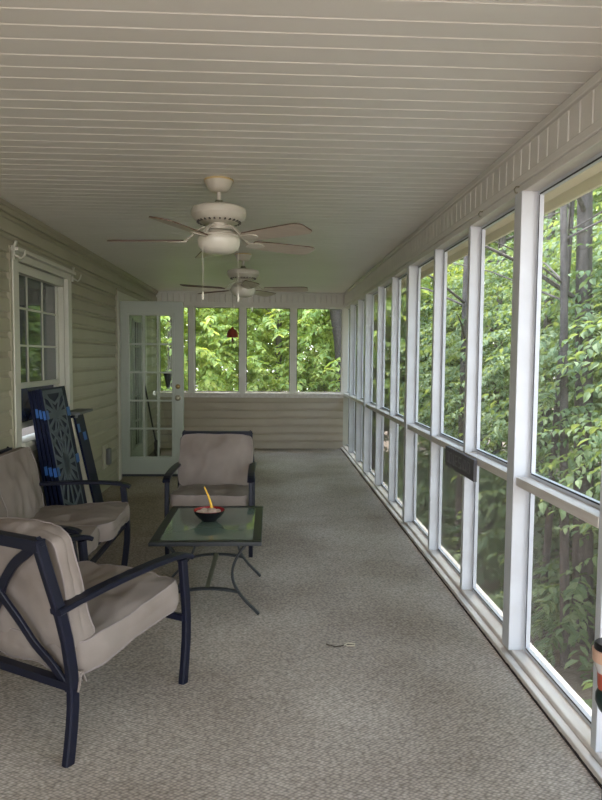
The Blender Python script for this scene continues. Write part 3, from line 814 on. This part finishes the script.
br = thing('broom', 'dark handled broom leaning in the corner seen through the door glass', 'broom')
bm = BM(); tube(bm, [(-1.725, 8.98, 1.12), (-1.655, 9.47, .20)], .012, 10); obj('handle', bm, M['spline'], br, True)
bm = BM(); sweep(bm, [(-1.655, 9.47, .22), (-1.650, 9.50, .12)], .10, .035, (.15, 1, 0)); sweep(bm, [(-1.65, 9.50, .12), (-1.64, 9.54, .002)], .16, .045, (.15, 1, 0)); obj('bristles', bm, M['bristle'], br)

sg = thing('sign_board', 'narrow dark lettered sign hung on the mid rail of the screen wall', 'sign', (XR - .012, 3.86, 0))
bx('board', M['sign'], sg, -.010, .009, -.298, .298, .760, .884, bevel=.002)
def glyph(s_, yc, w=.046, h=.062):
    """block letters set from strokes on the board, reading along -y"""
    seg = {'O': [(0, 0, 1, 0), (0, 1, 1, 1), (0, 0, 0, 1), (1, 0, 1, 1)], 'I': [(.5, 0, .5, 1)],
           'E': [(0, 0, 0, 1), (0, 0, 1, 0), (0, .5, .8, .5), (0, 1, 1, 1)],
           'S': [(0, 1, 1, 1), (0, .5, 0, 1), (0, .5, 1, .5), (1, 0, 1, .5), (0, 0, 1, 0)]}[s_]
    bm = BM()
    for a, b, c_, e_ in seg:
        y0_, y1_ = yc + w/2 - max(a, c_) * w, yc + w/2 - min(a, c_) * w
        z0_, z1_ = .822 - h/2 + min(b, e_) * h, .822 - h/2 + max(b, e_) * h
        box(bm, -.0118, -.0095, y0_ - .004, y1_ + .004, z0_ - .004, z1_ + .004)
    obj('letter', bm, M['letter'], sg)
for s_, yc in (('O', .235), ('O', .165), ('I', .10), ('E', .045), ('S', -.03), ('O', -.125), ('O', -.20)): glyph(s_, yc)

# edge of frame: small dark green stool with a lidded jar
st = thing('plastic_stool', 'dark green plastic stool against the screen wall, half out of view', 'stool', (1.040, 1.80, -.032))
bm = BM(); lathe(bm, [(0, .52), (.05, .52), (.066, .51), (.075, .492), (.076, .475), (.066, .452), (.050, .438), (.0, .436)], 32); obj('seat', bm, M['green'], st, True)
for k in range(4):
    a = PI / 4 + k * PI / 2; bm = BM(); tube(bm, [(.034 * math.cos(a), .034 * math.sin(a), .45), (.040 * math.cos(a), .040 * math.sin(a), .032)], .011, 8); obj('leg', bm, M['green'], st, True)
jr = thing('jar', 'flared glass jar with a black lid and red filling on the stool', 'jar', (.992, 1.80, .488))
bm = BM(); lathe(bm, [(0, 0), (.026, 0), (.028, .01), (.030, .05), (.044, .085), (.046, .118), (.043, .120), (0, .12)], 28)
o = obj('jar_body', bm, [M['jarglass'], M['jarpeach'], M['jarred']], jr, True)
for p in o.data.polygons: p.material_index = 1 if p.center.z > .088 else (2 if p.center.z < .05 else 0)
bm = BM(); lathe(bm, [(0, .139), (.036, .139), (.041, .134), (.041, .120), (0, .120)], 28); obj('lid', bm, M['black'], jr, True)

tw = thing('twig', 'tiny pale bent twig lying on the carpet', 'twig', (.36, 3.17, 0))
bm = BM(); tube(bm, [(-.07, .02, .004), (-.03, -.01, .005), (.0, -.008, .006), (.03, .012, .006), (.075, .004, .005)], .0026, 6); obj('stem', bm, M['twigdark'], tw)
bm = BM(); tube(bm, [(.02, .0, .007), (.04, .02, .008), (.075, .012, .007), (.07, -.008, .007), (.03, -.006, .007)], .0035, 6); obj('leaf_scrap', bm, M['twig'], tw)

# ------------------------------------------------------------------ woodland outside
def gz(x, y):
    r = max(0, x - 1.3, y - 11)
    return -1.55 - .05 * min(r, 12) + .12 * noise.noise(V((x * .25, y * .25, 0)))
bm = BM(); n_ = 70
grid = [[bm.verts.new((-25 + 70 * i / n_, -22 + 90 * j / n_, gz(-25 + 70 * i / n_, -22 + 90 * j / n_))) for j in range(n_ + 1)] for i in range(n_ + 1)]
for i in range(n_):
    for j in range(n_): bm.faces.new((grid[i][j], grid[i+1][j], grid[i+1][j+1], grid[i][j+1]))
g = obj('ground', bm, M['litter'], None, True); g['kind'] = 'structure'

def leaf(bm, p, d, nrm, L, W):
    """one folded leaf from p along d"""
    s = d.cross(nrm).normalized(); n2 = s.cross(d)
    m1, m2 = p + d * L * .5 - n2 * L * .02, p + d * L - n2 * L * .16
    l1 = p + d * L * .32 + s * W * .5 + n2 * W * .18; l2 = p + d * L * .70 + s * W * .40 + n2 * W * .12
    r1 = p + d * L * .32 - s * W * .5 + n2 * W * .18; r2 = p + d * L * .70 - s * W * .40 + n2 * W * .12
    vp, v1, v2, a1_, a2_, b1_, b2_ = [bm.verts.new(q) for q in (p, m1, m2, l1, l2, r1, r2)]
    bm.faces.new((vp, a1_, a2_, v1)); bm.faces.new((v1, a2_, v2)); bm.faces.new((vp, v1, b1_, b1_) if False else (vp, v1, b2_, b1_)); bm.faces.new((v1, v2, b2_))

def crown(rng, R_, z0, z1, sprays, L):
    bm = BM()
    for k in range(sprays):
        z = z0 + (z1 - z0) * rng.random() ** .85
        q = (z - z0) / (z1 - z0)
        rad = R_ * (.55 + .45 * math.sin(PI * min(1, q * .9 + .18)))
        a = rng.uniform(0, 2*PI); rr = rad * rng.random() ** .45
        p = V((rr * math.cos(a), rr * math.sin(a), z))
        ad = a + rng.uniform(-.7, .7)
        d = V((math.cos(ad), math.sin(ad), rng.uniform(-.45, .15))).normalized()
        nl = rng.randint(11, 18); tw_ = rng.uniform(.4, .8)
        for i in range(nl):
            u = i / nl
            pp = p + d * tw_ * u + V((0, 0, -.12 * u * u))
            sd = -1 if i % 2 else 1
            side = V((-d.y, d.x, 0)).normalized() * sd
            ld = (d * rng.uniform(.25, .8) + side * rng.uniform(.5, 1) + V((0, 0, rng.uniform(-.8, .05)))).normalized()
            nrm = V((rng.uniform(-.5, .5), rng.uniform(-.5, .5), 1)).normalized()
            ll = L * rng.uniform(.7, 1.25)
            leaf(bm, pp, ld, nrm, ll, ll * rng.uniform(.42, .58))
    return bm

def trunk(rng, h, r, z0=-.3, lean=(0, 0), branches=7, bz=2.5):
    bm = BM(); pts = []
    for k in range(9):
        q = k / 8; pts.append((lean[0] * q * h + .08 * r * 4 * noise.noise(V((q * 3, r * 50, 0))), lean[1] * q * h + .3 * r * noise.noise(V((q * 3, r * 90, 5))), z0 + q * (h - z0)))
    tube(bm, pts, r, 12, False, r * .45)
    for k in range(branches):
        z = rng.uniform(bz, h * .95); a = rng.uniform(0, 2*PI); l = rng.uniform(.8, 1.8); q = z / h
        b0 = V((lean[0] * z, lean[1] * z, z)); e = b0 + V((math.cos(a) * l, math.sin(a) * l, l * .35))
        tube(bm, [b0, (b0 + e) / 2 + V((0, 0, .06)), e], r * .25, 6, False, r * .08)
    return bm

rng = random.Random(3)
def mesh_of(bm, name, mat, smooth=False):
    me = bpy.data.meshes.new(name); 
    bm.to_mesh(me); bm.free(); me.materials.append(mat)
    if smooth:
        for p in me.polygons: p.use_smooth = True
    return me
crowns = [mesh_of(crown(rng, 2.3, 1.3, 7.5, 900, .115), 'foliage', M['leaf']) for _ in range(4)]
crowns_near = [mesh_of(crown(rng, 2.3, 1.3, 5.0, 800, .105), 'foliage', M['leaf']) for _ in range(3)]
crowns_sun = [mesh_of(crown(rng, 2.3, .95, 7.5, 1050, .14), 'foliage', M['leaf_sun_paint']) for _ in range(3)]
trunks = []
for r in (.10, .14, .19):
    bm = trunk(rng, 8.2, r); bmesh.ops.recalc_face_normals(bm, faces=bm.faces); trunks.append(mesh_of(bm, 'trunk', M['bark'], True))
def tree(x, y, label, group, ci, ti, sc=1, sun=False, lift=0, cat='tree', rz=None, cs=None):
    t = thing('tree', label, cat, (x, y, gz(x, y)), rng.uniform(0, 6.28) if rz is None else rz, group)
    t.scale = (sc, sc, sc)
    f = bpy.data.objects.new('foliage', (cs or (crowns_sun if sun else crowns))[ci]); C.objects.link(f); f.parent = t; f.location.z = lift
    k = bpy.data.objects.new('trunk', trunks[ti]); C.objects.link(k); k.parent = t
    return t
LR = 'green leafy tree in the woods beyond the long screen wall'
GR = 'trees beyond the long screen wall'
LE = 'green leafy tree with painted sunlit leaves beyond the end windows'
GE = 'trees beyond the end windows'
near = [(4.7, 4.6), (4.7, 7.4), (4.5, 10.4), (4.7, 13.2), (4.6, 16.4), (4.9, 1.8)]
for i, (x, y) in enumerate(near): tree(x, y, LR, GR, i % 3, i % 2, .95, lift=.15, cs=crowns_near)
mid = [(6.6, 3.2), (7.2, 6.2), (6.8, 9.2), (7.4, 12.4), (6.6, 15.6), (7.2, 19), (5.6, 21.5), (8.0, 24)]
for i, (x, y) in enumerate(mid): tree(x, y, LR, GR, (i + 1) % 4, (i + 1) % 3, 1.15)
far = [(11.5, 8), (10.5, 13.5), (12, 19), (10, 26), (15, 11), (15.5, 22)]
for i, (x, y) in enumerate(far): tree(x, y, LR, GR, (i + 2) % 4, i % 3, 1.5)
end = [(-4.6, 15.5), (-2.2, 14.6), (.2, 15.4), (2.4, 14.8), (-3.4, 18.5), (-.8, 19), (1.6, 18.6), (4.0, 19.5), (-5.8, 20), (-1.8, 23), (2.2, 23.5), (-4.8, 25)]
for i, (x, y) in enumerate(end): tree(x, y, LE, GE, i % 3, 0, 1.0 if i < 4 else 1.25, True, lift=-.4 if i < 4 else 0)
# the thick trunk in the right-hand end window
bt = thing('tree', 'thick dark bare trunk forking behind the rightmost end window', 'tree', (1.52, 13.3, gz(1.5, 13.3)))
bm = BM(); tube(bm, [(.10, 0, -.3), (.06, 0, 1.2), (.02, 0, 2.6), (-.04, .05, 3.4), (-.20, .1, 4.3), (-.16, .2, 5.5)], .24, 14, False, .12)
obj('trunk', bm, M['bark_dark'], bt, True)
bm = BM(); tube(bm, [(-.05, 0, 2.9), (.2, -.1, 3.5), (.55, -.1, 4.4), (.8, 0, 5.4)], .11, 10, False, .06); obj('bough', bm, M['bark_dark'], bt, True)
# slender bare stems close to the screens
for (x, y, r, lab) in ((3.0, 6.25, .05, 'slender bare trunk close outside the nearest big upper screen'), (3.1, 7.1, .045, 'thin bare trunk just left of the slender trunk outside the nearest upper screen'),
                       (3.5, 6.9, .12, 'stout dark trunk showing through the nearest lower screen'), (2.9, 9.6, .09, 'bare trunk outside the middle screens, beyond the dark sign'), (2.6, 13.5, .10, 'bare trunk outside the far screens near the end of the porch')):
    t = thing('tree', lab, 'tree', (x, y, gz(x, y))); bm = trunk(rng, 8, r, -.3, (rng.uniform(-.03, .03), rng.uniform(-.03, .03)), 8, 3.2); obj('trunk', bm, M['bark'], t, True)
# undergrowth
sb = [mesh_of(crown(rng, .75, .05, .95, 90, .13), 'foliage', M['leaf']) for _ in range(2)]
i = 0
for (x, y) in [(2.5, 3.3), (3.4, 6.6), (2.9, 10.8), (5.2, 5.6), (5.6, 9), (5.0, 2.8), (5.4, 12), (3.2, 13), (8.5, 8), (8.8, 12), (8.2, 4.8), (4.2, 4.4), (4.4, 6.0), (4.0, 8.2), (4.3, 10.0), (3.9, 12.2), (6.2, 7.4)]:
    t = thing('shrub', 'low leafy green shrub on the woodland floor beyond the lower screens', 'shrub', (x, y, gz(x, y)), rng.uniform(0, 6), 'shrubs beyond the lower screens')
    t.scale = (1, 1, 1) if i < 13 else (1.5, 1.5, 1.35)
    f = bpy.data.objects.new('foliage', sb[i % 2]); C.objects.link(f); f.parent = t
    bm = BM(); tube(bm, [(0, 0, -.05), (.02, .01, .5)], .02, 6); obj('stem', bm, M['bark'], t); i += 1

# ------------------------------------------------------------------ light
w = bpy.data.worlds.new('sky'); S.world = w; w.use_nodes = True
nt = w.node_tree; bg = nt.nodes['Background']
tc = nt.nodes.new('ShaderNodeTexCoord'); sp = nt.nodes.new('ShaderNodeSeparateXYZ'); nt.links.new(tc.outputs['Generated'], sp.inputs[0])
rp = nt.nodes.new('ShaderNodeValToRGB'); rp.color_ramp.elements[0].position = 0; rp.color_ramp.elements[1].position = .6
rp.color_ramp.elements[0].color = (1, 1, 1, 1); rp.color_ramp.elements[1].color = (.62, .78, 1, 1)
nt.links.new(sp.outputs['Z'], rp.inputs[0]); nt.links.new(rp.outputs[0], bg.inputs['Color']); bg.inputs['Strength'].default_value = 2.7
sun = bpy.data.lights.new('sun', 'SUN'); sun.energy = 6; sun.angle = math.radians(9); sun.color = (1, .93, .8)
so = bpy.data.objects.new('sun', sun); C.objects.link(so)
so.rotation_euler = V((-.12, -.30, -1)).to_track_quat('-Z', 'Y').to_euler()   # light travels this way

# ------------------------------------------------------------------ camera
pitch, yaw, roll = .0654, .0477, .0083
f = V((math.sin(yaw) * math.cos(pitch), math.cos(yaw) * math.cos(pitch), -math.sin(pitch)))
r = V((math.cos(yaw), -math.sin(yaw), 0)); u = r.cross(f)
r2 = r * math.cos(roll) + u * math.sin(roll); u2 = u * math.cos(roll) - r * math.sin(roll)
cam = bpy.data.cameras.new('camera'); co = bpy.data.objects.new('camera', cam); C.objects.link(co)
m = Matrix((r2, u2, -f)).transposed().to_4x4(); m.translation = (0, 0, 1.45); co.matrix_world = m
cam.sensor_fit = 'VERTICAL'; cam.sensor_height = 36; cam.lens = 36 * 650 / 800; cam.clip_start = .02
S.camera = co
S.view_settings.view_transform = 'Standard'; S.view_settings.look = 'None'; S.view_settings.gamma = 1; S.view_settings.use_curve_mapping = False
S.view_settings.exposure = 1.3
S.cycles.max_bounces = 10; S.cycles.diffuse_bounces = 6; S.cycles.transparent_max_bounces = 16
S.cycles.caustics_reflective = False; S.cycles.caustics_refractive = False
